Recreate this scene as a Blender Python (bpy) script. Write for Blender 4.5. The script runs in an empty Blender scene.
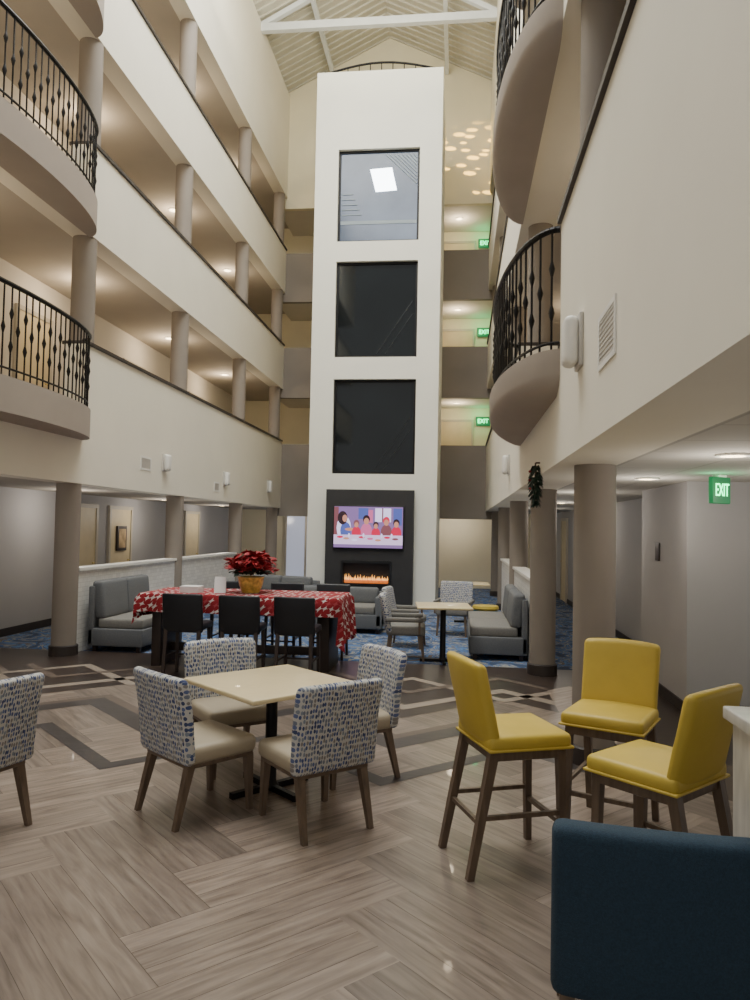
import bpy,bmesh,math,random
from mathutils import Matrix,Vector
random.seed(7)
C=bpy.context.scene.collection
pi=math.pi
# ------------------------------------------------------------------ materials
def mat(name,col,rough=.6,metal=0,var=0,vs=4,bump=0,bs=120,emit=0,ecol=None,coat=0,stretch=None):
    m=bpy.data.materials.new(name); m.use_nodes=True
    nt=m.node_tree; N=nt.nodes; L=nt.links; b=N['Principled BSDF']
    c=(col[0],col[1],col[2],1)
    b.inputs['Base Color'].default_value=c; b.inputs['Roughness'].default_value=rough; b.inputs['Metallic'].default_value=metal
    b.inputs['Coat Weight'].default_value=coat
    if emit:
        b.inputs['Emission Color'].default_value=(*(ecol or col),1); b.inputs['Emission Strength'].default_value=emit
    if var or bump:
        tc=N.new('ShaderNodeTexCoord'); mp=N.new('ShaderNodeMapping'); L.new(tc.outputs['Object'],mp.inputs[0])
        if stretch: mp.inputs['Scale'].default_value=stretch
    if var:
        n=N.new('ShaderNodeTexNoise'); n.inputs['Scale'].default_value=vs; n.inputs['Detail'].default_value=5
        L.new(mp.outputs[0],n.inputs['Vector'])
        r=N.new('ShaderNodeValToRGB'); e=r.color_ramp.elements
        e[0].position=.3; e[1].position=.7
        e[0].color=(*[x*(1-var) for x in col],1); e[1].color=(*[min(1,x*(1+var)) for x in col],1)
        L.new(n.outputs[0],r.inputs[0]); L.new(r.outputs[0],b.inputs['Base Color'])
    if bump:
        n=N.new('ShaderNodeTexNoise'); n.inputs['Scale'].default_value=bs; L.new(mp.outputs[0],n.inputs['Vector'])
        bp=N.new('ShaderNodeBump'); bp.inputs['Strength'].default_value=bump; bp.inputs['Distance'].default_value=.01
        L.new(n.outputs[0],bp.inputs['Height']); L.new(bp.outputs[0],b.inputs['Normal'])
    return m
def ramp(N,stops,const=False):
    r=N.new('ShaderNodeValToRGB'); cr=r.color_ramp
    if const: cr.interpolation='CONSTANT'
    while len(cr.elements)<len(stops): cr.elements.new(.5)
    for e,(p,c) in zip(cr.elements,stops): e.position=p; e.color=(*c,1)
    return r
def mix(nt,fac,a,b):
    x=nt.nodes.new('ShaderNodeMix'); x.data_type='RGBA'
    nt.links.new(fac,x.inputs[0])
    for s,i in ((a,6),(b,7)):
        if isinstance(s,tuple): x.inputs[i].default_value=(*s,1)
        else: nt.links.new(s,x.inputs[i])
    return x.outputs[2]
def mathn(nt,op,a,b=0):
    x=nt.nodes.new('ShaderNodeMath'); x.operation=op
    for s,i in ((a,0),(b,1)):
        if isinstance(s,(int,float)): x.inputs[i].default_value=s
        else: nt.links.new(s,x.inputs[i])
    return x.outputs[0]
def spotfabric(name,bg,cols,sx,sy,thr,rnd,mode,metric='EUCLIDEAN',rough=.85):
    # 2-D cell pattern laid along the cloth: mode 'xz' = upright panel, 'drape' = cloth folding over an edge
    m=mat(name,bg,rough); nt=m.node_tree; N=nt.nodes; L=nt.links
    tc=N.new('ShaderNodeTexCoord'); s=N.new('ShaderNodeSeparateXYZ'); L.new(tc.outputs['Object'],s.inputs[0]); cb=N.new('ShaderNodeCombineXYZ')
    if mode=='xz': u,v_=s.outputs[0],s.outputs[2]
    else: u=mathn(nt,'SUBTRACT',s.outputs[0],mathn(nt,'MULTIPLY',s.outputs[2],.6)); v_=mathn(nt,'ADD',s.outputs[1],s.outputs[2])
    L.new(mathn(nt,'MULTIPLY',u,sx),cb.inputs[0]); L.new(mathn(nt,'MULTIPLY',v_,sy),cb.inputs[1])
    v=N.new('ShaderNodeTexVoronoi'); v.voronoi_dimensions='2D'; v.distance=metric; v.inputs['Scale'].default_value=1; v.inputs['Randomness'].default_value=rnd
    if metric=='MINKOWSKI': v.inputs['Exponent'].default_value=.5
    L.new(cb.outputs[0],v.inputs['Vector'])
    sep=N.new('ShaderNodeSeparateColor'); L.new(v.outputs['Color'],sep.inputs[0])
    n=len(cols); r=ramp(N,[(i/n,c) for i,c in enumerate(cols)],True); L.new(sep.outputs[0],r.inputs[0])
    f=mathn(nt,'LESS_THAN',v.outputs['Distance'],thr)
    L.new(mix(nt,f,bg,r.outputs[0]),N['Principled BSDF'].inputs['Base Color'])
    return m
M={}
M['white']=mat('paint_white',(.80,.755,.64),.8,var=.02,vs=1.5)
M['tower']=mat('paint_tower',(.80,.79,.70),.8,var=.02,vs=1.5)
M['cream']=mat('paint_cream',(.82,.75,.55),.8,var=.03,vs=1.5)
M['grey']=mat('paint_grey',(.42,.41,.41),.8,var=.03,vs=1.5)
M['taupe']=mat('paint_taupe',(.25,.215,.18),.75,var=.04,vs=2)
M['taupe2']=mat('paint_balcony',(.36,.31,.265),.75,var=.04,vs=2)
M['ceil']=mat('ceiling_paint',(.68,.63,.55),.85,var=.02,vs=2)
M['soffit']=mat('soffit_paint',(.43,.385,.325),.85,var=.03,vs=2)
M['dark']=mat('dark_baseboard',(.035,.026,.022),.5,var=.1)
M['iron']=mat('wrought_iron',(.012,.011,.011),.45,.6)
M['black']=mat('black_plastic',(.01,.01,.011),.4)
M['blackf']=mat('black_vinyl',(.007,.008,.012),.42,var=.1,bump=.1)
M['darkwood']=mat('dark_wood',(.035,.022,.017),.45,var=.2,vs=8,stretch=(1,1,.2))
M['brown']=mat('walnut_legs',(.13,.09,.06),.45,var=.25,vs=14,stretch=(3,3,.3))
M['beige']=mat('beige_vinyl',(.37,.31,.22),.5,var=.04,bump=.08)
M['yellow']=mat('mustard_vinyl',(.56,.405,.055),.5,var=.05,vs=6,bump=.07)
M['navy']=mat('navy_weave',(.012,.034,.058),.85,var=.25,vs=160,bump=.35,bs=400)
M['sofa']=mat('grey_sofa_weave',(.13,.135,.14),.85,var=.12,vs=60,bump=.2,bs=300)
M['sofabase']=mat('sofa_light_weave',(.20,.19,.17),.85,var=.1,vs=60,bump=.2,bs=300)
M['topcream']=mat('cream_laminate',(.66,.54,.31),.4,var=.03,vs=20,coat=.2)
M['fix']=mat('white_plastic',(.80,.78,.72),.45,var=.02)
M['ventm']=mat('vent_metal',(.55,.52,.47),.5,.0,var=.02)
M['glow']=mat('warm_glow',(1,.85,.6),emit=14,ecol=(1,.86,.64))
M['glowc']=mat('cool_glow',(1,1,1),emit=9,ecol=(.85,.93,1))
M['green']=mat('exit_green',(.02,.6,.2),emit=7,ecol=(.05,1,.3))
M['glass']=mat('dark_glass',(.008,.011,.013),.05,0,var=.3,vs=.8)
M['roofm']=mat('roof_metal',(.60,.57,.47),.6,var=.04,vs=2)
M['steel']=mat('white_steel',(.76,.79,.80),.5,var=.03)
M['charcoal']=mat('charcoal_panel',(.028,.027,.028),.55,var=.1,vs=6)
M['door']=mat('cream_door',(.66,.55,.34),.5,var=.05)
M['frame']=mat('door_frame',(.5,.45,.36),.5,var=.03)
M['gold']=mat('gold_foil',(.62,.46,.10),.3,.15,var=.35,vs=25,coat=.4)
M['red']=mat('poinsettia_red',(.30,.008,.014),.6,var=.45,vs=30)
M['leaf']=mat('dark_leaf',(.010,.028,.014),.6,var=.3,vs=30)
M['paper']=mat('white_card',(.8,.8,.78),.6,var=.02)
M['marble']=mat('pale_stone',(.58,.56,.52),.3,var=.22,vs=5,stretch=(1,2.5,.6))
M['chairfab']=spotfabric('blue_scale_fabric',(.50,.49,.46),[(.055,.08,.20),(.16,.18,.23),(.10,.13,.27),(.22,.20,.19),(.045,.06,.14),(.20,.23,.28)],60,33,.39,.45,'xz')
M['cloth']=spotfabric('red_snowflake_cloth',(.26,.007,.014),[(.66,.60,.57),(.62,.55,.52),(.38,.05,.06),(.68,.62,.6)],12,12,.60,.55,'drape','MINKOWSKI',.9)
m=mat('blue_carpet',(.1,.1,.2),.95); nt=m.node_tree;N=nt.nodes;L=nt.links
tc=N.new('ShaderNodeTexCoord'); n=N.new('ShaderNodeTexNoise'); n.inputs['Scale'].default_value=2.6; n.inputs['Detail'].default_value=3; n.inputs['Distortion'].default_value=1.4
L.new(tc.outputs['Object'],n.inputs['Vector'])
r=ramp(N,[(0,(.03,.05,.10)),(.42,(.04,.10,.24)),(.48,(.26,.25,.22)),(.52,(.05,.09,.19)),(.58,(.08,.18,.38)),(.63,(.14,.11,.09)),(.7,(.30,.31,.30))],True)
L.new(n.outputs[0],r.inputs[0]); L.new(r.outputs[0],N['Principled BSDF'].inputs['Base Color']); M['carpet']=m
def woodmat(name,c0,c1,c2):
    m=mat(name,c0,.33,coat=.12); nt=m.node_tree;N=nt.nodes;L=nt.links
    uv=N.new('ShaderNodeUVMap'); uv.uv_map='UVMap'; mp=N.new('ShaderNodeMapping'); mp.inputs['Scale'].default_value=(2.2,20,1)
    L.new(uv.outputs[0],mp.inputs[0]); n=N.new('ShaderNodeTexNoise'); n.inputs['Scale'].default_value=1.3; n.inputs['Detail'].default_value=6
    n.inputs['Distortion'].default_value=.5
    L.new(mp.outputs[0],n.inputs['Vector']); r=ramp(N,[(.28,c0),(.5,c1),(.75,c2)]); L.new(n.outputs[0],r.inputs[0])
    at=N.new('ShaderNodeAttribute'); at.attribute_name='tone'
    hs=N.new('ShaderNodeHueSaturation'); L.new(r.outputs[0],hs.inputs['Color'])
    L.new(mathn(nt,'ADD',mathn(nt,'MULTIPLY',at.outputs['Fac'],.55),.72),hs.inputs['Value'])
    L.new(hs.outputs[0],N['Principled BSDF'].inputs['Base Color']); return m
M['plank']=woodmat('light_oak_planks',(.135,.102,.080),(.215,.168,.134),(.290,.235,.190))
M['seam']=mat('plank_seam',(.09,.066,.05),.6)
M['stripe']=mat('dark_grey_plank_band',(.042,.035,.033),.4,var=.3,vs=9,stretch=(.6,5,1))
M['pale']=mat('pale_plank_band',(.27,.22,.175),.4,var=.12,vs=9,stretch=(.6,5,1))
M['midbrown']=mat('mid_brown_plank_band',(.115,.085,.066),.4,var=.2,vs=9,stretch=(.6,5,1))
M['brownfloor']=mat('dark_brown_floor',(.040,.028,.023),.32,var=.25,vs=5,stretch=(.5,4,1))
m=mat('white_brick',(.6,.6,.6),.8); nt=m.node_tree;N=nt.nodes;L=nt.links
tc=N.new('ShaderNodeTexCoord'); sx=N.new('ShaderNodeSeparateXYZ'); L.new(tc.outputs['Object'],sx.inputs[0]); cx=N.new('ShaderNodeCombineXYZ')
L.new(mathn(nt,'ADD',sx.outputs[0],sx.outputs[1]),cx.inputs[0]); L.new(sx.outputs[2],cx.inputs[1])
bk=N.new('ShaderNodeTexBrick'); bk.inputs['Scale'].default_value=4; bk.inputs['Color1'].default_value=(.70,.69,.66,1); bk.inputs['Color2'].default_value=(.60,.59,.57,1)
bk.inputs['Mortar'].default_value=(.50,.49,.47,1); bk.inputs['Mortar Size'].default_value=.012
L.new(cx.outputs[0],bk.inputs['Vector']); L.new(bk.outputs[0],N['Principled BSDF'].inputs['Base Color']); M['brick']=m
m=mat('ceiling_tiles',(.6,.6,.6),.9); nt=m.node_tree;N=nt.nodes;L=nt.links
tc=N.new('ShaderNodeTexCoord'); bk=N.new('ShaderNodeTexBrick'); bk.offset=0; bk.inputs['Scale'].default_value=1; bk.inputs['Brick Width'].default_value=.61; bk.inputs['Row Height'].default_value=.61
bk.inputs['Color1'].default_value=(.52,.50,.45,1); bk.inputs['Color2'].default_value=(.50,.48,.43,1); bk.inputs['Mortar'].default_value=(.39,.37,.33,1); bk.inputs['Mortar Size'].default_value=.012
L.new(tc.outputs['Object'],bk.inputs['Vector']); L.new(bk.outputs[0],N['Principled BSDF'].inputs['Base Color']); M['tiles']=m
# ------------------------------------------------------------------ shape helpers
def nb(): return bmesh.new()
def bx(bm,x0,x1,y0,y1,z0,z1,mi=0):
    v=[bm.verts.new(p) for p in ((x0,y0,z0),(x1,y0,z0),(x1,y1,z0),(x0,y1,z0),(x0,y0,z1),(x1,y0,z1),(x1,y1,z1),(x0,y1,z1))]
    for f in ((0,3,2,1),(4,5,6,7),(0,1,5,4),(1,2,6,5),(2,3,7,6),(3,0,4,7)):
        bm.faces.new([v[i] for i in f]).material_index=mi
    return bm
def rbox(bm,c,s,r=.02,n=(2,2,2),fn=None,mi=0):
    h=[a/2 for a in s]; r=min(r,h[0],h[1],h[2])*.999; ax=[]
    for i in range(3):
        k=h[i]; inner=[-(k-r)+2*(k-r)*j/n[i] for j in range(n[i]+1)]
        ax.append([-k,-k+r*.45]+inner+[k-r*.45,k])
    S=[len(a)-1 for a in ax]; V={}
    def gv(i,j,k):
        q=(i,j,k)
        if q not in V:
            p=Vector((ax[0][i],ax[1][j],ax[2][k])); inn=Vector([max(-(h[t]-r),min(h[t]-r,p[t])) for t in range(3)])
            d=p-inn
            if d.length>1e-9: p=inn+d.normalized()*r
            p+=Vector(c)
            if fn: p=Vector(fn(p.x,p.y,p.z))
            V[q]=bm.verts.new(p)
        return V[q]
    def face(a): 
        f=bm.faces.new(a); f.material_index=mi
    for i in range(S[0]):
        for j in range(S[1]):
            face([gv(i,j,0),gv(i,j+1,0),gv(i+1,j+1,0),gv(i+1,j,0)]); face([gv(i,j,S[2]),gv(i+1,j,S[2]),gv(i+1,j+1,S[2]),gv(i,j+1,S[2])])
    for i in range(S[0]):
        for k in range(S[2]):
            face([gv(i,0,k),gv(i+1,0,k),gv(i+1,0,k+1),gv(i,0,k+1)]); face([gv(i,S[1],k),gv(i,S[1],k+1),gv(i+1,S[1],k+1),gv(i+1,S[1],k)])
    for j in range(S[1]):
        for k in range(S[2]):
            face([gv(0,j,k),gv(0,j,k+1),gv(0,j+1,k+1),gv(0,j+1,k)]); face([gv(S[0],j,k),gv(S[0],j+1,k),gv(S[0],j+1,k+1),gv(S[0],j,k+1)])
    return bm
def bar(bm,p0,p1,r0,r1=None,n=10,mi=0):
    r1=r0 if r1 is None else r1; p0=Vector(p0);p1=Vector(p1); d=(p1-p0).normalized()
    a=Vector((1,0,0)) if abs(d.x)<.9 else Vector((0,1,0)); b=d.cross(a).normalized(); a=b.cross(d)
    off=pi/4 if n==4 else 0; k=1.414 if n==4 else 1
    R=[[bm.verts.new(p+(a*math.cos(2*pi*i/n+off)+b*math.sin(2*pi*i/n+off))*r*k) for i in range(n)] for p,r in ((p0,r0),(p1,r1))]
    for i in range(n): bm.faces.new([R[0][i],R[0][(i+1)%n],R[1][(i+1)%n],R[1][i]]).material_index=mi
    bm.faces.new(R[0][::-1]).material_index=mi; bm.faces.new(R[1]).material_index=mi
    return bm
def lathe(bm,prof,n=16,c=(0,0,0),mi=0):
    R=[[bm.verts.new((c[0]+r*math.cos(2*pi*i/n),c[1]+r*math.sin(2*pi*i/n),c[2]+z)) for i in range(n)] for r,z in prof]
    for A,B in zip(R,R[1:]):
        for i in range(n): bm.faces.new([A[i],A[(i+1)%n],B[(i+1)%n],B[i]]).material_index=mi
    bm.faces.new(R[0][::-1]).material_index=mi; bm.faces.new(R[-1]).material_index=mi
    return bm
def obj(name,bm,m,parent=None,smooth=True,fixn=True):
    if fixn: bmesh.ops.recalc_face_normals(bm,faces=bm.faces[:])
    me=bpy.data.meshes.new(name); bm.to_mesh(me); bm.free()
    for x in (m if isinstance(m,list) else [m]): me.materials.append(M[x] if isinstance(x,str) else x)
    if smooth:
        me.polygons.foreach_set('use_smooth',[True]*len(me.polygons)); me.set_sharp_from_angle(angle=math.radians(38))
    o=bpy.data.objects.new(name,me); C.objects.link(o)
    if parent: o.parent=parent
    return o
def tag(o,label,cat,group=None):
    o['label']=label; o['category']=cat
    if group: o['group']=group
    return o
def thing(name,label,cat,loc=(0,0,0),rz=0,group=None):
    o=bpy.data.objects.new(name,None); C.objects.link(o); o.location=loc; o.rotation_euler=(0,0,rz); o.empty_display_size=.1
    return tag(o,label,cat,group)
def struct(name,bm,m,parent=None,smooth=False):
    o=obj(name,bm,m,parent,smooth)
    if not parent: o['kind']='structure'
    return o
def dup(root,loc,rz,label,group=None):
    r=root.copy(); C.objects.link(r); r.location=loc; r.rotation_euler=(0,0,rz); r['label']=label
    if group: r['group']=group
    for ch in list(root.children):
        c=ch.copy(); C.objects.link(c); c.parent=r
        for g in ch.children:
            d=g.copy(); C.objects.link(d); d.parent=c
    return r
def face_to(dx,dy): return math.atan2(-dx,dy)
ORD=['first','second','third','fourth','fifth','sixth']
# ------------------------------------------------------------------ levels
XL,XR=-5.0,.74; YB=20.6; Y0=-1.0
BANDS=[(2.27,4.15,3.09),(5.65,6.88,5.84),(8.4,9.63,8.59)]
G0,G1=5.65,9.4
# floor
bm=nb(); uvl=bm.loops.layers.uv.new('UVMap'); tone=bm.loops.layers.float_color.new('tone')
def quad(pts,z,mi,uv=None,t=.5):
    f=bm.faces.new([bm.verts.new((p[0],p[1],z)) for p in pts]); f.material_index=mi
    for i,l in enumerate(f.loops):
        l[uvl].uv=uv[i] if uv else (pts[i][0],pts[i][1]); l[tone]=(t,t,t,1)
quad([(-7,Y0),(6,Y0),(6,6),(-7,6)],0,5)
quad([(-7,6),(6,6),(6,9.75),(-7,9.75)],0,0)
quad([(-7,9.75),(6,9.75),(6,22.7),(-7,22.7)],0,2)
w=.42; n=3; ca=math.cos(pi/4)
for m_ in range(-8,9):
    for k in range(-40,41):
        for hv in (0,1):
            ox,oy=(k+2*n*m_,k+hv)
            for q in range(3):
                g=.0026/w
                if hv==0: R=[(ox,oy+q/3),(ox+n,oy+q/3),(ox+n,oy+(q+1)/3-g),(ox,oy+(q+1)/3-g)]
                else: R=[(ox+q/3,oy),(ox+(q+1)/3-g,oy),(ox+(q+1)/3-g,oy+n),(ox+q/3,oy+n)]
                W=[((x-y)*ca*w-1.1,(x+y)*ca*w+1.0) for x,y in R]
                cxx=sum(p[0] for p in W)/4; cy=sum(p[1] for p in W)/4
                if not(-5.6<cxx<3.6 and -.6<cy<8.4): continue
                if cxx>1.2 and cy>5.0: continue
                o=random.random()*50; Lh=n*w
                uv=[(o,o),(o+Lh,o),(o+Lh,o+w/3),(o,o+w/3)] if hv==0 else [(o,o),(o,o+w/3),(o+Lh,o+w/3),(o+Lh,o)]
                bt=.25 if hv else .68
                quad(W,.002,1,uv,bt+random.uniform(-.3,.3))
def zig(w0,wd,x0,x1,mi,z,P=2.0,A=.95,ph=.5):
    def tri(x): 
        f=((x+ph)/P)%1; return A*(1-abs(2*f-1)*1)
    xs=sorted(set([x0,x1]+[k*P/2-ph for k in range(-20,20) if x0<k*P/2-ph<x1]))
    for a,b in zip(xs,xs[1:]): quad([(a,w0+tri(a)),(b,w0+tri(b)),(b,w0+wd+tri(b)),(a,w0+wd+tri(a))],z,mi)
zig(5.10,.18,-5.2,1.0,3,.004); zig(5.95,.30,-5.2,1.0,3,.004); zig(6.25,.14,-5.2,1.0,6,.004)
zig(6.95,1.65,-5.2,1.0,0,.004); quad([(-5.2,8.1),(1,8.1),(1,9.74),(-5.2,9.74)],.005,0)
zig(7.25,.20,-5.2,1.0,4,.007); zig(7.75,.16,-5.2,1.0,4,.007,2.0,.95,1.5); zig(7.95,.14,-5.2,1.0,6,.0085)
struct('floor',bm,['brownfloor','plank','carpet','stripe','pale','seam','midbrown'])
for side,sx in (('left',-1),('right',1)):
    xf=XL if sx<0 else XR
    xi=XL-.3 if sx<0 else XR+.46
    xo=-6.85 if sx<0 else 2.9
    a,b=min(xf,xi),max(xf,xi)
    c,d=min(xi,xo),max(xi,xo)
    bw=nb(); sl=nb(); cp=nb()
    for z0,z1,zf in BANDS:
        if sx>0 and z1<5: z1=4.07
        bx(bw,a,b,Y0,YB,z0,zf); bx(bw,a,b,Y0,G0,zf,z1); bx(bw,a,b,G1,YB,zf,z1)
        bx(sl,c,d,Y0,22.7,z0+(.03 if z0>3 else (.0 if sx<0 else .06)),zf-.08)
        e=.03
        bx(cp,a-e,b+e,Y0,G0,z1,z1+.045); bx(cp,a-e,b+e,G1,YB,z1,z1+.045)
    bx(bw,a,b,Y0,YB,11.15,14.15); bx(sl,c,d,Y0,22.7,11.15,11.3)
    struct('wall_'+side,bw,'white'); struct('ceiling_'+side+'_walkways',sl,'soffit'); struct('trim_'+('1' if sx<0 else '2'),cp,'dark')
    wl=nb()
    if sx<0:
        bx(wl,-7.0,-6.85,Y0,22.7,0,2.5); struct('wall_left_ground',wl,'grey'); wl=nb()
        bx(wl,-7.0,-6.85,Y0,22.7,2.5,11.3)
    else: bx(wl,2.9,3.05,Y0,22.7,2.9,11.3)
    struct('wall_'+side+'_walkway',wl,'ceil')
wl=nb(); bx(wl,2.23,2.7,7.6,9.4,0,2.27); bx(wl,2.7,5.5,7.6,22.7,0,2.27)
struct('wall_right_ground',wl,'grey')
cl=nb(); bx(cl,XR+.46,6,Y0,22.7,2.27,2.32); struct('ceiling',cl,'tiles')
bb=nb(); bx(bb,2.21,2.23,7.58,9.42,0,.11); bx(bb,2.21,5.5,7.58,7.6,0,.11); bx(bb,2.23,2.7,9.4,9.42,0,.11); bx(bb,2.68,2.7,9.42,22.6,0,.11); struct('baseboard_right',bb,'dark')
bb=nb(); bx(bb,-6.85,-6.83,Y0,22.6,0,.12); struct('baseboard_left',bb,'dark')
bw=nb()
for z0,z1 in ((2.05,4.08),(5.4,6.83),(8.15,9.55)): bx(bw,XL-.3,XR+.46,YB,YB+.15,z0,z1)
struct('wall_back_bridges',bw,'taupe')
bw=nb()
prof=[(XL-.3,10.85),(XR+.46,10.85),(XR+.46,14.15),(-2.13,15.75),(XL-.3,14.15)]
A_=[bw.verts.new((x,YB,z)) for x,z in prof]; B_=[bw.verts.new((x,YB+.15,z)) for x,z in prof]
bw.faces.new(A_); bw.faces.new(B_[::-1])
for i in range(5): bw.faces.new([A_[i],B_[i],B_[(i+1)%5],A_[(i+1)%5]])
struct('wall_back_gable',bw,'cream')
sl=nb()
for z0,z1 in ((2.35,3.0),(5.45,5.78),(8.2,8.5),(10.9,11.1)): bx(sl,XL-.3,XR+.46,YB+.15,22.7,z0,z1)
struct('ceiling_back_bridges',sl,'ceil')
bw=nb(); bx(bw,-7,3,22.7,22.85,0,11.2); struct('wall_back',bw,'cream')
rf=nb(); rid=(-2.13,15.75)
for s,xe in ((-1,XL-.3),(1,XR+.46)):
    P=[(xe,Y0,14.15),(rid[0],Y0,rid[1]),(rid[0],YB+.15,rid[1]),(xe,YB+.15,14.15)]
    v=[rf.verts.new(p) for p in P]+[rf.verts.new((p[0],p[1],p[2]+.12)) for p in P]
    for f in ((0,1,2,3),(7,6,5,4),(0,4,5,1),(1,5,6,2),(2,6,7,3),(3,7,4,0)): rf.faces.new([v[i] for i in f])
    y=10
    while y<YB:
        bar(rf,(xe,y,14.13),(rid[0],y,15.73),.024,n=4); y+=.24
struct('ceiling_roof',rf,'roofm')
# ------------------------------------------------------------------ truss
t=thing('roof_truss','white steel roof truss spanning the atrium above the tower','roof truss',(0,17.5,0))
b1=nb(); bx(b1,XL,XR,-.07,.07,13.93,14.12); obj('bottom_chord',b1,'steel',t,False)
for s,xe in ((-1,XL),(1,XR)):
    obj('top_chord',bar(nb(),(xe,0,14.1),(rid[0],0,15.62),.06,n=4),'steel',t,False)
for i,(x,z) in enumerate(((-3.75,14.82),(-.5,14.72))):
    tag(obj('roof_purlin',bx(nb(),x-.05,x+.05,10,YB-.02,z-.16,z-.02),'steel',None,False),'long steel purlin under the roof deck, %s from the left'%ORD[i],'roof beam')
# ------------------------------------------------------------------ tower
TX0,TX1,TY0,TY1,TZ=-3.37,-.48,16.5,19.3,12.2
WX0,WX1=-2.84,-.98
WZ=[(8.25,10.38),(5.60,7.79),(2.965,5.10)]
tw=nb()
bx(tw,TX0,WX0,TY0,TY0+.5,0,TZ); bx(tw,WX1,TX1,TY0,TY0+.5,0,TZ)
for z0,z1 in ((0,2.965),(5.10,5.60),(7.79,8.25),(10.38,TZ)): bx(tw,WX0,WX1,TY0,TY0+.5,z0,z1)
bx(tw,TX0,TX0+.15,TY0+.5,TY1,0,TZ); bx(tw,TX1-.15,TX1,TY0+.5,TY1,0,TZ); bx(tw,TX0+.15,TX1-.15,TY1-.15,TY1,0,TZ); bx(tw,TX0+.15,TX1-.15,TY0+.5,TY1-.15,TZ-.1,TZ)
struct('wall_tower',tw,'tower')
M['bglass']=mat('blue_grey_glass',(.05,.065,.09),.12,var=.5,vs=.9,emit=.35,ecol=(.09,.14,.25))  # bluish reflection put into the pane as a faint glow
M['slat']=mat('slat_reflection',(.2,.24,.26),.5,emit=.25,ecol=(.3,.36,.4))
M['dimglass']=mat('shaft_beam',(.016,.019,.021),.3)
for i,(z0,z1) in enumerate(WZ):
    wv=bpy.data.objects.new('window_%d'%(i+1),None); C.objects.link(wv); wv.location=(0,TY0+.12,0); wv['kind']='structure'
    fr=nb(); e=.05
    bx(fr,WX0,WX0+e,-.03,.05,z0,z1);bx(fr,WX1-e,WX1,-.03,.05,z0,z1);bx(fr,WX0+e,WX1-e,-.03,.05,z0,z0+e);bx(fr,WX0+e,WX1-e,-.03,.05,z1-e,z1)
    obj('window_frame',fr,'iron',wv,False)
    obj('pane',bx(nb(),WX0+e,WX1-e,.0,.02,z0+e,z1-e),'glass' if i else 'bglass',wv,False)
    if i==0:
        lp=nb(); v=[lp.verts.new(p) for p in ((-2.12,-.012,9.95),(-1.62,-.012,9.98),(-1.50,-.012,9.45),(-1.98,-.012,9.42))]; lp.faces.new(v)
        obj('light_reflection',lp,'glowc',wv,False)  # glowing quad on the pane imitates a bright reflected light
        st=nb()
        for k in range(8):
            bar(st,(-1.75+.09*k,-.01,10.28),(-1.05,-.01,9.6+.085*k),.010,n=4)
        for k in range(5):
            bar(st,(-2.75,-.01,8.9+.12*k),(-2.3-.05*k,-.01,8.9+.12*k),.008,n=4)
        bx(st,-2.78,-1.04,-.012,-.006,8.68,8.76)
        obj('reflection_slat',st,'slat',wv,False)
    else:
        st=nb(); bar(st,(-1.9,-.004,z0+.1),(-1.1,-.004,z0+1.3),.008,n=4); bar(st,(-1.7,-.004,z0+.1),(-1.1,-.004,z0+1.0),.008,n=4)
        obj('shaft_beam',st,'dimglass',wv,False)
tag(obj('arched_roof_rail',(lambda b:[bar(b,(-3.2+2.6*k/10,TY0+.1,TZ+.02+.22*math.sin(pi*k/10)),(-3.2+2.6*(k+1)/10,TY0+.1,TZ+.02+.22*math.sin(pi*(k+1)/10)),.025) for k in range(10)]+[bar(b,(-3.2+2.6*k/10,TY0+.1,TZ),(-3.2+2.6*k/10,TY0+.1,TZ+.02+.22*math.sin(pi*k/10)),.012) for k in range(1,10)] and b)(nb()),'iron'),'low arched black rail on top of the white tower','railing')
pn=nb(); fz0,fz1,fx0,fx1=.52,1.0,-2.54,-1.46
PY=16.498
bx(pn,-2.92,fx0,16.3,PY,0,2.6); bx(pn,fx1,-.97,16.3,PY,0,2.6); bx(pn,fx0,fx1,16.3,PY,0,fz0); bx(pn,fx0,fx1,16.3,PY,fz1,2.6); bx(pn,fx0,fx1,16.47,PY,fz0,fz1)
tag(obj('fireplace_surround',pn,'charcoal',None,False),'charcoal panel on the tower holding the television and fireplace','wall panel')
tv=thing('television','wall-mounted television showing people around a festive table','television',(-1.96,16.3,1.77))
rb=nb(); rbox(rb,(0,-.035,0),(1.56,.06,.96),.012); obj('bezel',rb,'black',tv)
cols=[('tvbg',(.17,.10,.24)),('tvtable',(.50,.38,.56)),('tvred',(.46,.012,.05)),('tvskin',(.42,.18,.12)),('tvhair',(.02,.008,.012)),('tvblue',(.06,.08,.28)),('tvpink',(.45,.10,.22)),('tvwhite',(.58,.52,.76)),('tvbrown',(.15,.05,.06))]
TM=[mat(a,(0,0,0),.5,emit=2.0,ecol=c) for a,c in cols]
sc=nb(); yl=[-.0665]
def rect(x0,x1,z0,z1,mi): 
    yl[0]-=.0003; f=sc.faces.new([sc.verts.new(p) for p in ((x0,yl[0],z0),(x1,yl[0],z0),(x1,yl[0],z1),(x0,yl[0],z1))]); f.material_index=mi
def ell(cx,cz,rx,rz,mi,n=14):
    yl[0]-=.0003; f=sc.faces.new([sc.verts.new((cx+rx*math.cos(2*pi*i/n),yl[0],cz+rz*math.sin(2*pi*i/n))) for i in range(n)]); f.material_index=mi
rect(-.76,.76,-.45,.45,0); rect(.15,.5,.12,.42,7); rect(.55,.74,.05,.42,5); rect(-.22,.0,.18,.42,5); rect(-.76,-.66,-.2,.44,8); rect(.30,.33,.12,.42,8); rect(.0,.1,.1,.38,6)
ell(-.54,-.02,.16,.27,7); ell(-.50,-.08,.12,.19,5); ell(-.57,.2,.11,.15,4); ell(-.52,.19,.055,.08,3); ell(-.40,-.05,.12,.035,3)
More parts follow.
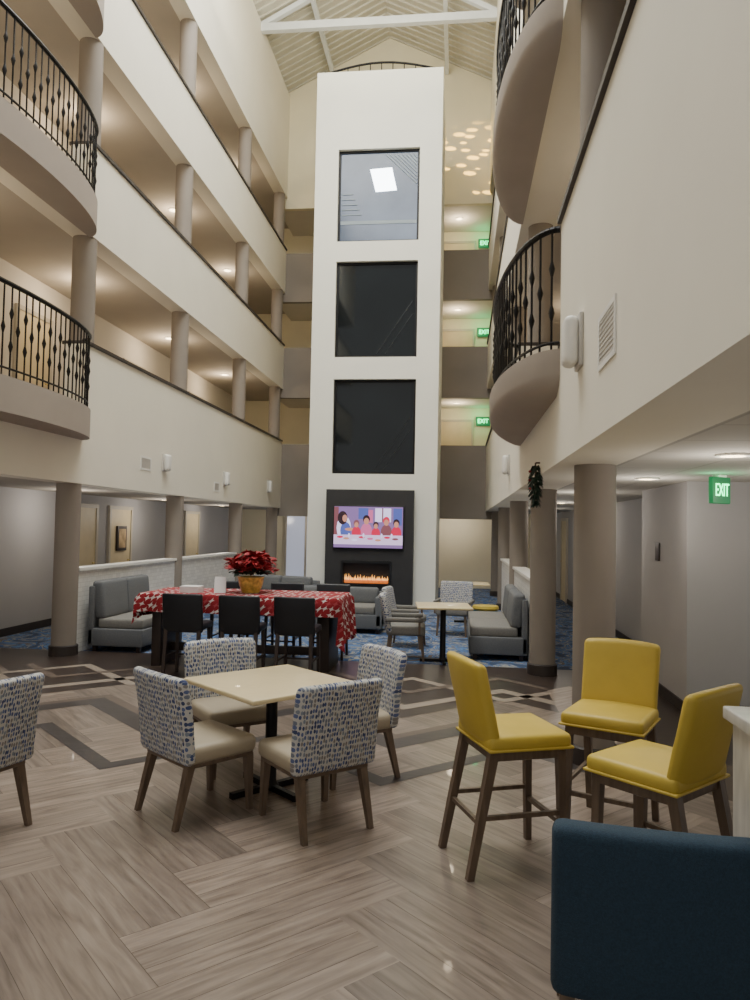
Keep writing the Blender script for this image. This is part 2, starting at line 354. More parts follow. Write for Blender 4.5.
for cx,cz,b,hc,s in ((-.26,-.01,2,8,.85),(-.04,.06,6,4,1.05),(.17,-.03,2,4,.8),(.40,.04,8,2,1.0),(.62,-.0,2,4,.95)):
    ell(cx,cz-.13*s,.12*s,.16*s,b); ell(cx,cz+.11*s,.075*s,.09*s,hc); ell(cx,cz+.07*s,.055*s,.07*s,3)
rect(-.76,.76,-.45,-.17,1); rect(-.76,.76,-.45,-.38,0)
for k,x in enumerate((-.62,-.48,-.3,-.14,.05,.22,.42,.6)): ell(x,-.22-.03*(k%3),.07,.025,(2,3,7,2,6,3,2,8)[k])
for x in (-.42,-.1,.3,.52): ell(x,-.18,.02,.05,7)
obj('screen',sc,TM,tv,False,False)
fp=thing('electric_fireplace','linear electric fireplace with low orange flames below the television','fireplace',(-2.0,16.3,.52))
fr=nb(); W2=.56
bx(fr,-W2,W2,-.03,.0,-.04,.02);bx(fr,-W2,W2,-.03,.0,.46,.52);bx(fr,-W2,-W2+.05,-.03,0,.02,.46);bx(fr,W2-.05,W2,-.03,0,.02,.46); obj('frame',fr,'black',fp,False)
em=nb(); rbox(em,(0,.08,.05),(.98,.12,.07),.03,(6,1,1)); obj('ember_bed',em,mat('embers',(.3,.06,.02),.8,var=.6,vs=20,emit=.7,ecol=(1,.25,.04)),fp)
fl=nb()
for k in range(34):
    x=-.47+.94*k/33; h=random.uniform(.05,.15); lathe(fl,[(.008,0),(.014,h*.25),(.007,h*.6),(.001,h)],6,(x,.08+random.uniform(-.03,.03),.08))
obj('flames',fl,mat('flame',(1,.4,.05),.5,emit=1.8,ecol=(1,.50,.13)),fp)
# ------------------------------------------------------------------ columns
YC=[5.65,9.4,13.15,16.9,20.3]
def column(x,y,z0,z1,r,label,base=False):
    c=thing('column',label,'column',(x,y,z0))
    obj('shaft',lathe(nb(),[(r,0),(r,z1-z0)],28),'taupe',c)
    if base: obj('column_base',lathe(nb(),[(r+.025,0),(r+.025,.13),(r+.01,.14)],28),'dark',c)
LV=['ground floor','second floor','third floor','fourth floor']
ZC=[(0,2.27),(4.195,5.65),(6.925,8.4),(9.675,11.15)]
for side,x in (('left',-5.16),('right',1.0)):
    for l in range(4):
        for i,y in enumerate(YC):
            if side=='left' and l==0 and i==0: continue
            z0,z1=ZC[l]
            if side=='right' and l==1: z0=4.115
            yy=y; xx=x
            if l and i==0: yy=y-.2
            if l and i==1: yy=y+.2
            if l==0 and side=='right':
                xx=x+.05
                if i==0: yy=5.92
            column(xx,yy,z0,z1,.158,'round taupe column on %s side of the %s, %s from the near end'%(side,LV[l],ORD[i]),l==0)
# ------------------------------------------------------------------ balconies
def balcony(side,zf,th,label):
    s=1 if side=='left' else -1; xw=XL if s>0 else XR; yc=(G0+G1)/2; a=(G1-G0)/2; b=.47 if s>0 else .44
    t=thing('balcony',label,'balcony',(xw,yc,zf))
    K=36
    rings=[(0,0),(0,-th)] if s>0 else [(0,.03),(0,-th*.62),(.015,-th*.8),(.05,-th*.95),(.11,-th-.02),(.2,-th-.05)]
    sl=nb(); RR=[]
    for ins,z in rings:
        RR.append([sl.verts.new((s*(b-ins)*math.sin(pi*k/K),-(a-ins)*math.cos(pi*k/K),z)) for k in range(K+1)])
    for A,B in zip(RR,RR[1:]):
        for i in range(K+1): sl.faces.new([A[i],A[(i+1)%(K+1)],B[(i+1)%(K+1)],B[i]])
    sl.faces.new(RR[0]); sl.faces.new(RR[-1][::-1])
    obj('slab',sl,'taupe2',t)
    P=[(s*(b-.05)*math.sin(pi*k/K),-(a-.05)*math.cos(pi*k/K)) for k in range(K+1)]
    for nm,z,r in (('top_rail',.96,.026),('bottom_rail',.09,.012)):
        tr=nb()
        for p,q in zip(P,P[1:]): bar(tr,(*p,z),(*q,z),r,n=8)
        obj(nm,tr,'iron',t)
    D=[0]
    F=[(s*(b-.05)*math.sin(pi*k/400),-(a-.05)*math.cos(pi*k/400)) for k in range(401)]
    for p,q in zip(F,F[1:]): D.append(D[-1]+math.dist(p,q))
    nB=32; protos=[]; j=0
    for k in range(nB):
        d=D[-1]*(k+.5)/nB
        while D[j]<d: j+=1
        if len(protos)<2:
            q=nb()
            if k==0: lathe(q,[(.009,0),(.009,.26),(.014,.28),(.024,.32),(.014,.36),(.009,.38),(.009,.60),(.014,.62),(.024,.66),(.014,.70),(.009,.72),(.009,.95)],8)
            else:
                lathe(q,[(.009,0),(.009,.44),(.014,.46),(.024,.50),(.014,.54),(.009,.56),(.009,.95)],8)
            o=obj('baluster',q,'iron',t); protos.append(o)
        else:
            o=protos[k%2].copy(); C.objects.link(o); o.parent=t
        o.location=(F[j][0],F[j][1],0)
for side,th_,dz in (('left',.37,.13),('right',.25,0)):
    for (zf,lv) in ((3.09,'second'),(5.84,'third'),(8.59,'fourth')):
        balcony(side,zf+dz,th_,'curved %s-floor balcony with black iron railing on %s wall'%(lv,side))
# ------------------------------------------------------------------ low walls
for nm,x in (('left',-5.16),('right',1.05)):
    lw=nb(); bx(lw,x-.08,x+.08,9.58,16.7,0,1.1); struct('wall_%s_low'%nm,lw,'brick')
    cp=nb(); bx(cp,x-.11,x+.11,9.56,16.72,1.1,1.14); struct('trim_'+('3' if nm=='left' else '4'),cp,'fix')
# ------------------------------------------------------------------ doors, pictures, fixtures
def sroot(i,x,y,z):
    d=bpy.data.objects.new('door_%d'%i,None); C.objects.link(d); d.location=(x,y,z); d['kind']='structure'; return d
def doorx(i,x,y,z,sx,w=.9,h=2.03,mt='door'):
    d=sroot(i,x,y,z)
    obj('door_panel',bx(nb(),0 if sx>0 else -.03,.03 if sx>0 else 0,-w/2,w/2,.01,h),mt,d,False)
    f=nb(); a,b=(0,.05) if sx>0 else (-.05,0)
    bx(f,a,b,-w/2-.07,-w/2,0,h+.07);bx(f,a,b,w/2,w/2+.07,0,h+.07);bx(f,a,b,-w/2,w/2,h,h+.07); obj('door_frame',f,'frame',d,False)
    obj('door_handle',bar(nb(),(.06*sx,w/2-.14,1),(.06*sx,w/2-.06,1),.012),'gold',d)
di=1
for l,zf in ((0,0),(1,3.02),(2,5.78),(3,8.53)):
    for y in ((13.0,14.5,18.6) if l==0 else (7.5,11.2,14.9,18.6)):
        doorx(di,-6.85,y,zf,1); di+=1
for l,zf in ((1,3.02),(2,5.78),(3,8.53)):
    for y in (7.5,12.,16): doorx(di,2.9,y,zf,-1); di+=1
doorx(di,2.7,19.3,0,-1); di+=1
def doory(i,x,y,z,w=.9,h=2.03):
    d=sroot(i,x,y,z)
    obj('door_panel',bx(nb(),-w/2,w/2,-.03,0,.01,h),'door',d,False)
    f=nb(); bx(f,-w/2-.07,-w/2,-.05,0,0,h+.07);bx(f,w/2,w/2+.07,-.05,0,0,h+.07);bx(f,-w/2,w/2,-.05,0,h,h+.07); obj('door_frame',f,'frame',d,False)
for zf in (3.0,5.78,8.5): doory(di,-.1,22.7,zf); di+=1
en=sroot(di,-4.35,22.7,0)
obj('pane',bx(nb(),-.95,.95,-.03,-.01,.05,2.2),mat('dusk_glass',(.3,.32,.38),.1,emit=.45,ecol=(.70,.74,.90)),en,False)
f=nb()
for x in (-.98,-.35,.3,.94): bx(f,x,x+.06,-.07,-.03,0,2.25)
bx(f,-.98,1.0,-.07,-.03,2.2,2.28); obj('door_frame',f,'frame',en,False)
M['art']=mat('artwork',(.42,.30,.16),.7,var=.5,vs=5)
p=thing('framed_picture','small framed brown picture on the cream door beyond the left low wall','picture',(-6.818,14.5,1.45))
obj('picture_frame',rbox(nb(),(.02,0,0),(.04,.42,.5),.008),'darkwood',p)
obj('canvas',bx(nb(),.040,.044,-.15,.15,-.19,.19),'art',p,False)
def sconce(x,y,z,sx,s,label):
    t=thing('wall_fixture',label,'wall fixture',(x,y,z))
    obj('back_plate',rbox(nb(),(.012*sx,0,0),(.024,.2*s,.3*s),.008),'ventm',t)
    obj('cover',rbox(nb(),(.065*sx,0,0),(.09,.17*s,.28*s),.04,(2,3,3)),'fix',t)
sconce(XL,12.2,2.8,1,1,'white wall fixture beside the vent on left wall')
sconce(XL,15.5,2.75,1,1,'white wall fixture second along the left wall')
sconce(XL,19.2,2.8,1,1.1,'white wall fixture near the far end of left wall')
sconce(XR,4.70,2.93,-1,1.1,'large white wall fixture under the right parapet by the vent')
sconce(XR,11.1,2.72,-1,1,'small white wall fixture farther along the right wall')
def vent(x,y,z,w,h,sx,label):
    t=thing('air_vent',label,'vent',(x,y,z)); f=nb()
    a,b=sorted((0,.008*sx)); bx(f,a,b,-w/2,-w/2+.03,-h/2,h/2);bx(f,a,b,w/2-.03,w/2,-h/2,h/2);bx(f,a,b,-w/2+.03,w/2-.03,-h/2,-h/2+.03);bx(f,a,b,-w/2+.03,w/2-.03,h/2-.03,h/2)
    obj('vent_frame',f,'fix',t,False); g=nb(); nS=int(h/.03)
    for k in range(nS):
        zz=-h/2+.04+(h-.08)*k/(nS-1); bx(g,min(0,.006*sx),max(0,.006*sx),-w/2+.03,w/2-.03,zz-.006,zz+.006)
    bx(g,min(0,.002*sx),max(0,.002*sx),-w/2+.03,w/2-.03,-h/2+.03,h/2-.03); obj('louvres',g,'ventm',t,False)
vent(XR,3.86,2.755,.44,.29,-1,'large louvred return vent on right wall')
vent(XL,11.45,2.72,.4,.22,1,'louvred vent nearest on left wall')
vent(XL,15.0,2.55,.35,.2,1,'small louvred vent farther along left wall')
def text_mesh(name,s,size,m,parent,loc,rot,ext=.002):
    cu=bpy.data.curves.new('t','FONT'); cu.body=s; cu.size=size; cu.extrude=ext; cu.align_x='CENTER'; cu.align_y='CENTER'
    o=bpy.data.objects.new('t',cu); C.objects.link(o); bpy.context.view_layer.update()
    me=bpy.data.meshes.new_from_object(o); bpy.data.objects.remove(o)
    me.materials.clear(); me.materials.append(M[m]); q=bpy.data.objects.new(name,me); C.objects.link(q); q.parent=parent; q.location=loc; q.rotation_euler=rot; return q
M['exitface']=mat('exit_face',(.02,.05,.03),.5,emit=.35,ecol=(.02,.5,.15))
def exitsign(x,y,z,rz,label,s=1,hh=1,wall=False):
    t=thing('exit_sign',label,'exit sign',(x,y,z),rz)
    obj('housing',rbox(nb(),(0,0,-.02-.1*s*hh),(.32*s,.05,.2*s*hh),.01),'exitface',t)
    if not wall: obj('ceiling_canopy',rbox(nb(),(0,0,-.011),(.16*s,.07,.022),.008),'fix',t)
    q=text_mesh('lettering','EXIT',.118*s,'green',t,(0,-.028,-.022-.1*s*hh),(pi/2,0,0)); q.scale=(1,hh*1.15,1)
    l=bpy.data.lights.new('exit_light','POINT'); l.energy=2.8*s*s; l.color=(.1,1,.35); l.shadow_soft_size=.08; lo=bpy.data.objects.new('exit_light',l); C.objects.link(lo); lo.location=(x-.1,y-.2,z-.1)
exitsign(2.24,6.72,2.27,math.radians(34),'green lit EXIT sign hanging under the right ground ceiling',.72,1.6)
for z,lv in ((5.2,'second'),(7.92,'third'),(10.66,'fourth')):
    exitsign(.70,22.64,z,0,'green lit EXIT sign on the back walkway of the %s floor'%lv,1.35,1,True)
def lamp(x,y,z,e,col,r=.12):
    l=bpy.data.lights.new('lamp','POINT'); l.energy=e; l.color=col; l.shadow_soft_size=r
    o=bpy.data.objects.new('lamp',l); C.objects.link(o); o.location=(x,y,z)
WARM=(1,.81,.57)
def clight(x,y,z,label,group,energy,col=WARM,proto=[None]):
    if proto[0] is None:
        t=thing('ceiling_light',label,'ceiling light',(x,y,z),0,group)
        obj('trim_ring',lathe(nb(),[(.11,-.014),(.11,0),(.08,0),(.08,-.014)],24),'fix',t); obj('lens',lathe(nb(),[(.078,-.012),(.078,-.002)],24),'glow',t); proto[0]=t
    else: t=dup(proto[0],(x,y,z),0,label,group)
    lamp(x,y,z-.3,energy,col)
NEUT=(1,.91,.80)
for z,lv in ((2.27,'ground floor'),(5.68,'second floor'),(8.43,'third floor'),(11.15,'fourth floor')):
    for i,y in enumerate((7.6,11.3,15.0,18.7)):
        clight(-6.1,y,z,'round recessed light over the left side of the %s, %s from near'%(lv,ORD[i]),'recessed lights over the left walkways',30 if z>3 else 18,WARM if z>3 else NEUT)
for z,lv in ((5.68,'second floor'),(8.43,'third floor')):
    for i,y in enumerate((7.6,13,18)):
        clight(2.1,y,z,'round recessed light over the right side of the %s, %s from near'%(lv,ORD[i]),'recessed lights over the right walkways',22)
for i,(x,y) in enumerate(((1.75,5.0),(1.75,7.2),(1.6,9.9),(1.8,13.4),(2.75,6.3),(1.8,17))):
    clight(x,y,2.27,'round recessed downlight in right ground ceiling, %s of the row'%ORD[i],'recessed lights over the right ground floor',12,NEUT)
for z,lv in ((5.45,'second'),(8.2,'third'),(10.9,'fourth')):
    clight(-.1,21.7,z,'round recessed light over the back bridge of the %s floor'%lv,'recessed lights over the back bridges',26)
for x in (-4.0,-.1): clight(x,21.7,2.35,'round recessed light under the lowest back bridge, %s of the tower'%('left' if x<-2 else 'right'),'recessed lights under the lowest bridge',24,NEUT)
# ------------------------------------------------------------------ furniture
def legs(t,m,defs,n=4):
    for p0,p1,r0,r1 in defs: obj('leg',bar(nb(),p0,p1,r0,r1,n=n),m,t,False)
def make_chair():
    t=thing('dining_chair','','chair')
    obj('seat',rbox(nb(),(0,.0,.41),(.52,.50,.11),.04,(3,3,1)),'beige',t)
    def bend(x,y,z): 
        return (x*(1+.04*(z-.4)),y+.5*x*x*min(1,(z-.33)*3)-.20*(z-.45),z-.5*x*x*max(0,z-.6))
    obj('backrest',rbox(nb(),(0,-.245,.62),(.56,.075,.52),.036,(8,1,6),bend),'chairfab',t)
    obj('seat_rail',rbox(nb(),(0,0,.352),(.48,.46,.035),.01),'brown',t)
    legs(t,'brown',[((sx*.21,.21,.35),(sx*.22,.225,0),.024,.015) for sx in(-1,1)]+[((sx*.21,-.2,.35),(sx*.22,-.29,0),.024,.015) for sx in (-1,1)])
    return t
ch=make_chair()
CH=[((-1.57,4.53,0),(.62,.78),'patterned chair left of the cream table, nearest the camera'),
    ((-.84,4.46,0),(-.66,.75),'patterned chair with its back to the camera, right front of cream table'),
    ((-1.62,5.36,0),(.62,-.78),'patterned chair behind the left of the cream table'),
    ((-.76,5.30,0),(-.80,-.60),'patterned chair behind the right of the cream table'),
    ((-2.78,4.0,0),(-.93,.3),'patterned chair cut off at the left edge of the view')]
for i,(p,f,lb) in enumerate(CH):
    if i==0: ch.location=p; ch.rotation_euler.z=face_to(*f); ch['label']=lb; ch['group']='patterned dining chairs'
    else: dup(ch,p,face_to(*f),lb,'patterned dining chairs')
def make_table(s,label,loc,rz,h=.75):
    t=thing('dining_table',label,'table',loc,rz)
    obj('tabletop',rbox(nb(),(0,0,h-.016),(s,s,.032),.012,(2,2,1)),'topcream',t)
    obj('pedestal',lathe(nb(),[(.06,.03),(.04,.06),(.038,h-.06),(.12,h-.033)],20),'iron',t)
    b=nb()
    for a in (0,1): bar(b,(-.3 if a==0 else 0,0 if a==0 else -.3,.02),(.3 if a==0 else 0,0 if a==0 else .3,.02),.02,n=4)
    obj('cross_base',b,'iron',t,False)
    return t
make_table(.86,'square cream-topped table among the four patterned chairs',(-1.22,4.93,0),pi/4+.06,.72)
def make_stool():
    t=thing('counter_stool','','stool')
    obj('seat',rbox(nb(),(0,.02,.668),(.47,.46,.082),.03,(3,3,1),lambda x,y,z:(x,y,z+(.012*(1-(x/.23)**2)*(1-(y/.25)**2) if z>.66 else 0))),'yellow',t)
    obj('seat_welt',rbox(nb(),(0,.02,.638),(.482,.472,.014),.006,(3,3,1)),'yellow',t)
    def bend(x,y,z): return (x*(1+.05*(z-.7)),y+.5*x*x-.22*(z-.7),z-.25*x*x*(z>.9))
    obj('backrest',rbox(nb(),(0,-.20,.870),(.455,.062,.43),.03,(8,1,5),bend),'yellow',t)
    obj('seat_rail',rbox(nb(),(0,.02,.605),(.42,.42,.052),.01),'brown',t)
    legs(t,'brown',[((sx*.19,.2,.61),(sx*.20,.215,0),.021,.017) for sx in(-1,1)]+[((sx*.19,-.17,.65),(sx*.20,-.30,0),.024,.018) for sx in(-1,1)])
    obj('footrest',bar(nb(),(-.2,.21,.24),(.2,.21,.24),.012,.012,4),'brown',t,False)
    for sx in(-1,1): obj('stretcher',bar(nb(),(sx*.2,.21,.30),(sx*.2,-.235,.30),.011,.011,4),'brown',t,False)
    obj('stretcher',bar(nb(),(-.2,-.245,.27),(.2,-.245,.27),.011,.011,4),'brown',t,False)
    return t
st=make_stool()
ST=[((.29,4.12,0),(.93,.36),'mustard yellow counter stool farthest left, seen side-on'),
    ((.92,4.60,0),(-.42,-.91),'mustard yellow counter stool at the back, facing the camera'),
    ((.95,3.64,0),(-.72,.70),'mustard yellow counter stool on the right next to the stone counter')]
for i,(p,f,lb) in enumerate(ST):
    if i==0: st.location=p; st.rotation_euler.z=face_to(*f); st['label']=lb; st['group']='yellow counter stools'
    else: dup(st,p,face_to(*f),lb,'yellow counter stools')
t=thing('service_counter','tall pale stone counter at the right edge beside the yellow stools','counter',(1.045,3.10,0))
obj('counter_body',bx(nb(),.03,1.6,-.86,-.03,0,1.03),'marble',t,False)
obj('countertop',rbox(nb(),(.82,-.445,1.055),(1.64,.89,.05),.008),'marble',t)
t=thing('armless_lounge_chair','dark navy upholstered chair back in the bottom right foreground','chair',(.635,2.62,0),face_to(.12,.99))
def nbend(x,y,z): return (x,y+.35*x*x-.10*(z-.4),z-.05*x*x)
obj('backrest',rbox(nb(),(0,-.24,.590),(.605,.11,.54),.035,(8,1,5),nbend),'navy',t)
obj('seat',rbox(nb(),(0,.05,.40),(.6,.56,.14),.045,(3,3,1)),'navy',t)
legs(t,'brown',[((sx*.25,sy,.34),(sx*.26,sy*1.1,0),.024,.016) for sx in(-1,1) for sy in(-.2,.28)])
t=thing('communal_table','long dark wood counter-height table under the red festive cloth','table',(-2.63,9.25,0))
obj('tabletop',rbox(nb(),(0,0,.875),(2.4,.9,.05),.01),'darkwood',t)
for sx in(-1,1):
    obj('end_panel',rbox(nb(),(sx*1.05,0,.425),(.12,.72,.85),.008),'darkwood',t)
obj('stretcher',rbox(nb(),(0,.0,.2),(2.0,.08,.1),.008),'darkwood',t)
bm=nb(); hx,hy,zt=1.23,.48,.906
def cp_(u,v):
    x,y,z=u,v,zt
    dx=max(0,abs(u)-hx); dy=max(0,abs(v)-hy)
    if dx>0: x=math.copysign(hx+.02+.10*dx*math.sin(v*17)+.02*dx,u); z-=dx
    if dy>0: y=math.copysign(hy+.02+.12*dy*math.sin(u*19)+.02*dy,v); z-=dy
    if dx>0 and dy>0: z=zt-max(dx,dy)-.08*min(1,min(dx,dy)*10); x+=math.copysign(.03,u)
    return (x,y,z)
us=[-hx-.3,-hx-.2,-hx-.1,-hx-.04,-hx]+[-hx+2*hx*k/48 for k in range(1,48)]+[hx,hx+.04,hx+.15,hx+.35,hx+.55]
vs=[-hy-.22,-hy-.12,-hy-.03,-hy]+[-hy+2*hy*k/12 for k in range(1,12)]+[hy,hy+.03,hy+.12,hy+.22]
G=[[bm.verts.new(cp_(u,v)) for v in vs] for u in us]
for i in range(len(us)-1):
    for j in range(len(vs)-1): bm.faces.new([G[i][j],G[i+1][j],G[i+1][j+1],G[i][j+1]])
o=obj('tablecloth',bm,'cloth',None,True); o.location=(-2.63,9.25,0); tag(o,'red cloth with dense white snowflake print draped over the long table','tablecloth')
def make_black():
    t=thing('counter_chair','','chair')
    obj('seat',rbox(nb(),(0,0,.59),(.46,.42,.08),.03,(2,2,1)),'blackf',t)
    obj('backrest',rbox(nb(),(0,-.20,.75),(.47,.05,.44),.022,(4,1,3),lambda x,y,z:(x,y+.4*x*x-.12*(z-.6),z)),'blackf',t)
    legs(t,'darkwood',[((sx*.19,.17,.56),(sx*.2,.19,0),.02,.016) for sx in(-1,1)]+[((sx*.19,-.18,.6),(sx*.2,-.24,0),.02,.016) for sx in(-1,1)])
    for sx in(-1,1): obj('stretcher',bar(nb(),(sx*.197,.18,.25),(sx*.197,-.215,.25),.01,.01,4),'darkwood',t,False)
    obj('footrest',bar(nb(),(-.2,.185,.22),(.2,.185,.22),.01,.01,4),'darkwood',t,False)
    return t
bk=make_black()
BC=[((-3.09,8.40,0),0,'black high chair at near side of the red-clothed table, leftmost'),((-2.43,8.38,0),.03,'black high chair at near side of the red-clothed table, middle'),((-1.79,8.40,0),-.04,'black high chair at near side of the red-clothed table, rightmost'),
    ((-3.1,10.0,0),pi,'black high chair behind the red-clothed table, leftmost'),((-2.35,10.0,0),pi,'black high chair behind the red-clothed table, middle'),((-1.7,10.0,0),pi,'black high chair behind the red-clothed table, rightmost')]
for i,(p,a,lb) in enumerate(BC):
    if i==0: bk.location=p; bk.rotation_euler.z=a; bk['label']=lb; bk['group']='black high chairs at the long table'
    else: dup(bk,p,a,lb,'black high chairs at the long table')
t=thing('potted_poinsettia','red poinsettia in a gold pot on the red-clothed table','plant',(-2.60,9.25,.908))
obj('pot',lathe(nb(),[(.11,0),(.15,.10),(.165,.18),(.175,.2),(.15,.2),(.13,.15)],18),'gold',t)
def leaves(n,r0,r1,zc,zs,sz):
    b=nb()
    for k in range(n):
        a=random.uniform(0,2*pi); ph=random.uniform(-.3,1.4); R=random.uniform(r0,r1)
        p=Vector((R*math.cos(a)*math.cos(ph),R*math.sin(a)*math.cos(ph),zc+zs*math.sin(ph)*R/r1)); d=Vector((math.cos(a+random.uniform(-.8,.8)),math.sin(a+random.uniform(-.8,.8)),random.uniform(-.6,.6))).normalized()
        s=d.cross(Vector((random.uniform(-.6,.6),random.uniform(-.6,.6),1))).normalized()*sz*.28; u=Vector((0,0,.01))
        v=[b.verts.new(q) for q in (p-d*sz*.5,p+s+u*.5,p+d*sz*.5,p-s+u*.5)]; b.faces.new(v)
    return b
obj('bracts',leaves(420,.06,.33,.33,.20,.14),'red',t,False,False)
obj('foliage',leaves(90,.05,.28,.25,.08,.12),'leaf',t,False,False)
t=thing('table_sign','small white tent card standing left of the poinsettia','sign',(-2.95,9.1,.907),.2)
q=nb(); 
v=[q.verts.new(p) for p in ((-.07,-.05,0),(.07,-.05,0),(.07,0,.2),(-.07,0,.2),(.07,.05,0),(-.07,.05,0))]; q.faces.new(v[:4]); q.faces.new([v[3],v[2],v[4],v[5]]); obj('card',q,'paper',t,False,False)
tag(obj('napkin_stack',(lambda b:[rbox(b,(-3.3,9.05,.912+.009*k),(.24,.2,.008),.002,(1,1,1)) for k in range(9)] and b)(nb()),'paper'),'stack of white napkins at left end of the red cloth','napkins')
def sofa(name,label,loc,rz,w,seats,d=.78,h=.86,arm=True):
    t=thing(name,label,'sofa',loc,rz)
    obj('base',rbox(nb(),(0,0,.2),(w,d,.24),.02),'sofa',t)
    for k in range(seats):
        sw=(w-(.24 if arm else .04))/seats; x=-(w-(.24 if arm else .04))/2+sw*(k+.5)
        obj('seat_cushion',rbox(nb(),(x,.06,.385),(sw-.01,d-.14,.14),.035,(2,2,1)),'sofabase',t)
        obj('back_cushion',rbox(nb(),(x,-d/2+.15,.44+(h-.40)/2),(sw-.01,.16,h-.40),.05,(3,1,3),lambda x,y,z:(x,y-.1*(z-.5),z)),'sofa',t)
    obj('back_frame',rbox(nb(),(0,-d/2+.04,.08+(h-.1)/2),(w,.08,h-.12),.02),'sofa',t)
    if arm:
        for sx in(-1,1): obj('arm',rbox(nb(),(sx*(w/2-.06),.0,.36),(.12,d,.5),.03,(1,2,2)),'sofa',t)
    legs(t,'darkwood',[((sx*(w/2-.08),sy*(d/2-.08),.1),(sx*(w/2-.08),sy*(d/2-.08),0),.03,.025) for sx in(-1,1) for sy in(-1,1)])
    return t
sofa('sofa','grey two-seat sofa against the left low wall',(-4.60,10.5,0),-pi/2,1.6,2,.78,.92,False)
sofa('sofa','grey bench sofa against the right low wall',(.56,11.2,0),pi/2,2.0,2,.78,.86,False)
sofa('sofa','grey sofa in front of the fireplace',(-2.18,12.7,0),pi,1.9,2,.8,.68)
sofa('sofa','grey sofa farthest back behind the festive table',(-3.6,14.6,0),pi-.3,1.6,2,.78,.72)
make_table(.72,'square tan-topped table in the carpeted lounge',(-.18,10.0,0),.1)
make_table(.7,'small cream-topped table at the far right of the lounge',(.25,14.3,0),0)
def make_arm():
    t=thing('armchair','','chair')
    obj('seat',rbox(nb(),(0,0,.4),(.54,.52,.13),.04,(2,2,1)),'sofabase',t)
    obj('backrest',rbox(nb(),(0,-.26,.62),(.56,.08,.5),.035,(5,1,3),lambda x,y,z:(x,y+.5*x*x-.2*(z-.45),z)),'chairfab',t)
    for sx in(-1,1): obj('arm',rbox(nb(),(sx*.29,-.02,.55),(.05,.5,.06),.02),'sofabase',t)
    for sx in(-1,1): obj('arm_support',bar(nb(),(sx*.29,.18,.36),(sx*.29,.18,.53),.014,n=4),'brown',t)
    legs(t,'brown',[((sx*.22,sy,.34),(sx*.24,sy*1.2,0),.022,.014) for sx in(-1,1) for sy in(-.2,.2)])
    return t
am=make_arm()
for i,(p,f,lb) in enumerate([((-.68,10.15,0),(1,.05),'grey patterned armchair left of the tan lounge table, nearer one'),((-.74,11.2,0),(1,-.1),'grey patterned armchair left of the tan lounge table, farther one'),((-.05,12.6,0),(-.15,-1),'blue patterned armchair facing the camera behind the tan lounge table')]):
    if i==0: am.location=p; am.rotation_euler.z=face_to(*f); am['label']=lb; am['group']='lounge armchairs'
    else: dup(am,p,face_to(*f),lb,'lounge armchairs')
t=thing('ottoman','round teal and yellow ottoman by the far right lounge table','ottoman',(.5,13.3,0))
obj('body',lathe(nb(),[(.2,.02),(.23,.08),(.23,.3),(.2,.36)],20),mat('teal',(.03,.2,.22),.8,var=.1),t); obj('cushion',lathe(nb(),[(.22,.36),(.235,.39),(.22,.43),(.1,.44)],20),'yellow',t)
t=thing('evergreen_swag','dark evergreen holiday swag hanging at the right wall corner','decoration',(.739,6.95,2.36))
b=nb()
for k in range(260):
    z=-random.uniform(0,.36); R=.06*math.sin(pi*min(1,(-z+.08)/.46))+.012; a=random.uniform(0,2*pi)
    p=Vector((R*.5*math.cos(a)-.04,R*math.sin(a),z)); d=Vector((math.cos(a)*.6,math.sin(a),-.8)).normalized(); s=d.cross(Vector((0,.3,1))).normalized()*.012
    b.faces.new([b.verts.new(q) for q in (p-s,p+s,p+d*.06+s*.2,p+d*.06-s*.2)])
obj('needles',b,'leaf',t,False,False); bm2=nb(); bar(bm2,(-.04,0,.02),(-.04,0,-.36),.008); bar(bm2,(-.04,0,.02),(0,0,.02),.008); obj('stem',bm2,'brown',t)
for k in range(3):
    obj('berry',lathe(nb(),[(.004,-.012),(.014,-.004),(.014,.004),(.004,.012)],8,(-.09,random.uniform(-.04,.04),-.06-.08*k)),'red',t)
tag(obj('room_sign',rbox(nb(),(2.22,8.65,1.55),(.015,.16,.2),.004),'darkwood'),'small dark plaque on the grey right ground wall','sign')
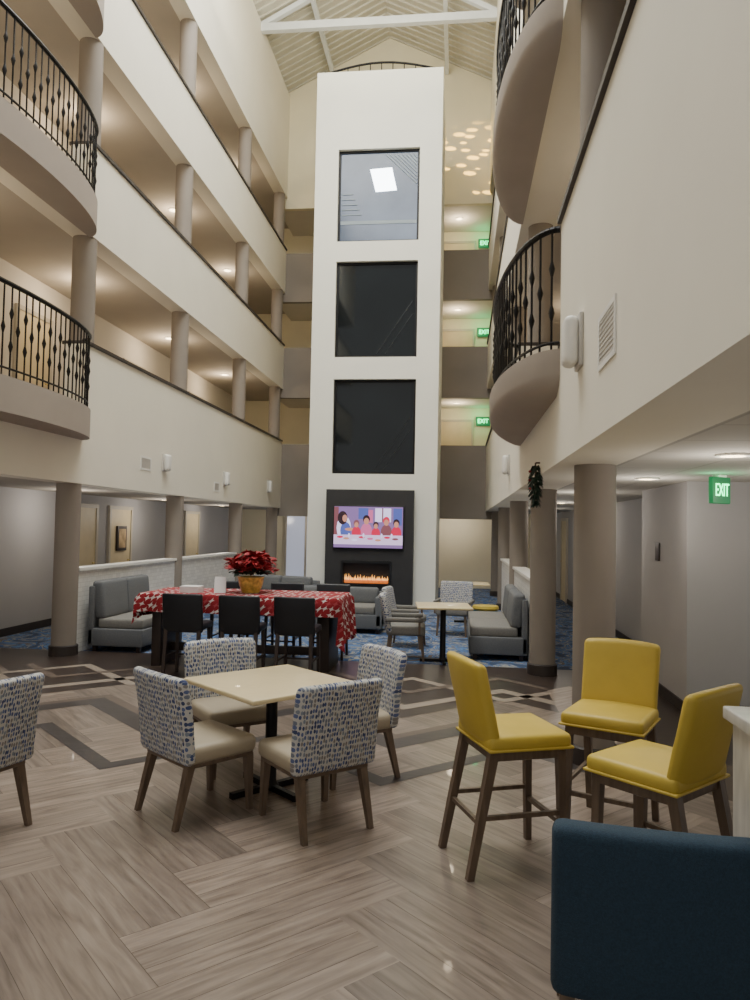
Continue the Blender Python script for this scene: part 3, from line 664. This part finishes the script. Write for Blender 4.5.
# ------------------------------------------------------------------ lights & world
def area(x,y,z,sx,sy,e,col,rot=(0,0,0)):
    l=bpy.data.lights.new('area','AREA'); l.shape='RECTANGLE'; l.size=sx; l.size_y=sy; l.energy=e; l.color=col
    o=bpy.data.objects.new('area',l); C.objects.link(o); o.location=(x,y,z); o.rotation_euler=rot
area(-2.1,8,13.6,5,11,1550,(.92,.96,1))  # unseen light added below the roof, standing in for daylight from above
area(-2.1,9.5,13.2,4.5,10,900,(1,.96,.84),(pi-.25,0,0))  # unseen uplight added to brighten the underside of the roof
# patterned spot added to imitate warm dappled sun on the gable wall
l=bpy.data.lights.new('sun_dapple_spot','SPOT'); l.energy=9000; l.color=(1,.60,.10); l.spot_size=math.radians(22); l.spot_blend=.6; l.shadow_soft_size=.02
l.use_nodes=True; nt=l.node_tree; em=nt.nodes['Emission']; tc=nt.nodes.new('ShaderNodeTexCoord'); mp=nt.nodes.new('ShaderNodeMapping'); mp.inputs['Scale'].default_value=(.45,1.3,.6); mp.inputs['Rotation'].default_value=(0,0,.6)
nt.links.new(tc.outputs['Normal'],mp.inputs[0]); v=nt.nodes.new('ShaderNodeTexVoronoi'); v.inputs['Scale'].default_value=30; v.inputs['Randomness'].default_value=.7; nt.links.new(mp.outputs[0],v.inputs['Vector'])
nt.links.new(mathn(nt,'LESS_THAN',v.outputs['Distance'],.36),em.inputs['Strength'])
lo=bpy.data.objects.new('sun_dapple_spot',l); C.objects.link(lo); lo.location=(-1.5,14.5,13.6); lo.rotation_euler=(Vector((.35,20.6,12.0))-Vector(lo.location)).to_track_quat('-Z','Y').to_euler()
w=bpy.data.worlds.new('w'); bpy.context.scene.world=w; w.use_nodes=True
w.node_tree.nodes['Background'].inputs[0].default_value=(1,.97,.93,1); w.node_tree.nodes['Background'].inputs[1].default_value=.58
# ------------------------------------------------------------------ camera
th,p,r=math.radians(6.4),math.radians(2.18),math.radians(1.1)
F=Vector((-math.sin(th)*math.cos(p),math.cos(th)*math.cos(p),math.sin(p))); R=Vector((math.cos(th),math.sin(th),0)); U=R.cross(F)
R2=R*math.cos(r)+U*math.sin(r); U2=U*math.cos(r)-R*math.sin(r)
cam=bpy.data.cameras.new('camera'); co=bpy.data.objects.new('camera',cam); C.objects.link(co)
mw=Matrix((R2,U2,-F)).transposed().to_4x4(); mw.translation=Vector((0,0,1.75)); co.matrix_world=mw
cam.sensor_fit='HORIZONTAL'; cam.sensor_width=36; cam.lens=745/750*36; cam.clip_end=100
bpy.context.scene.camera=co
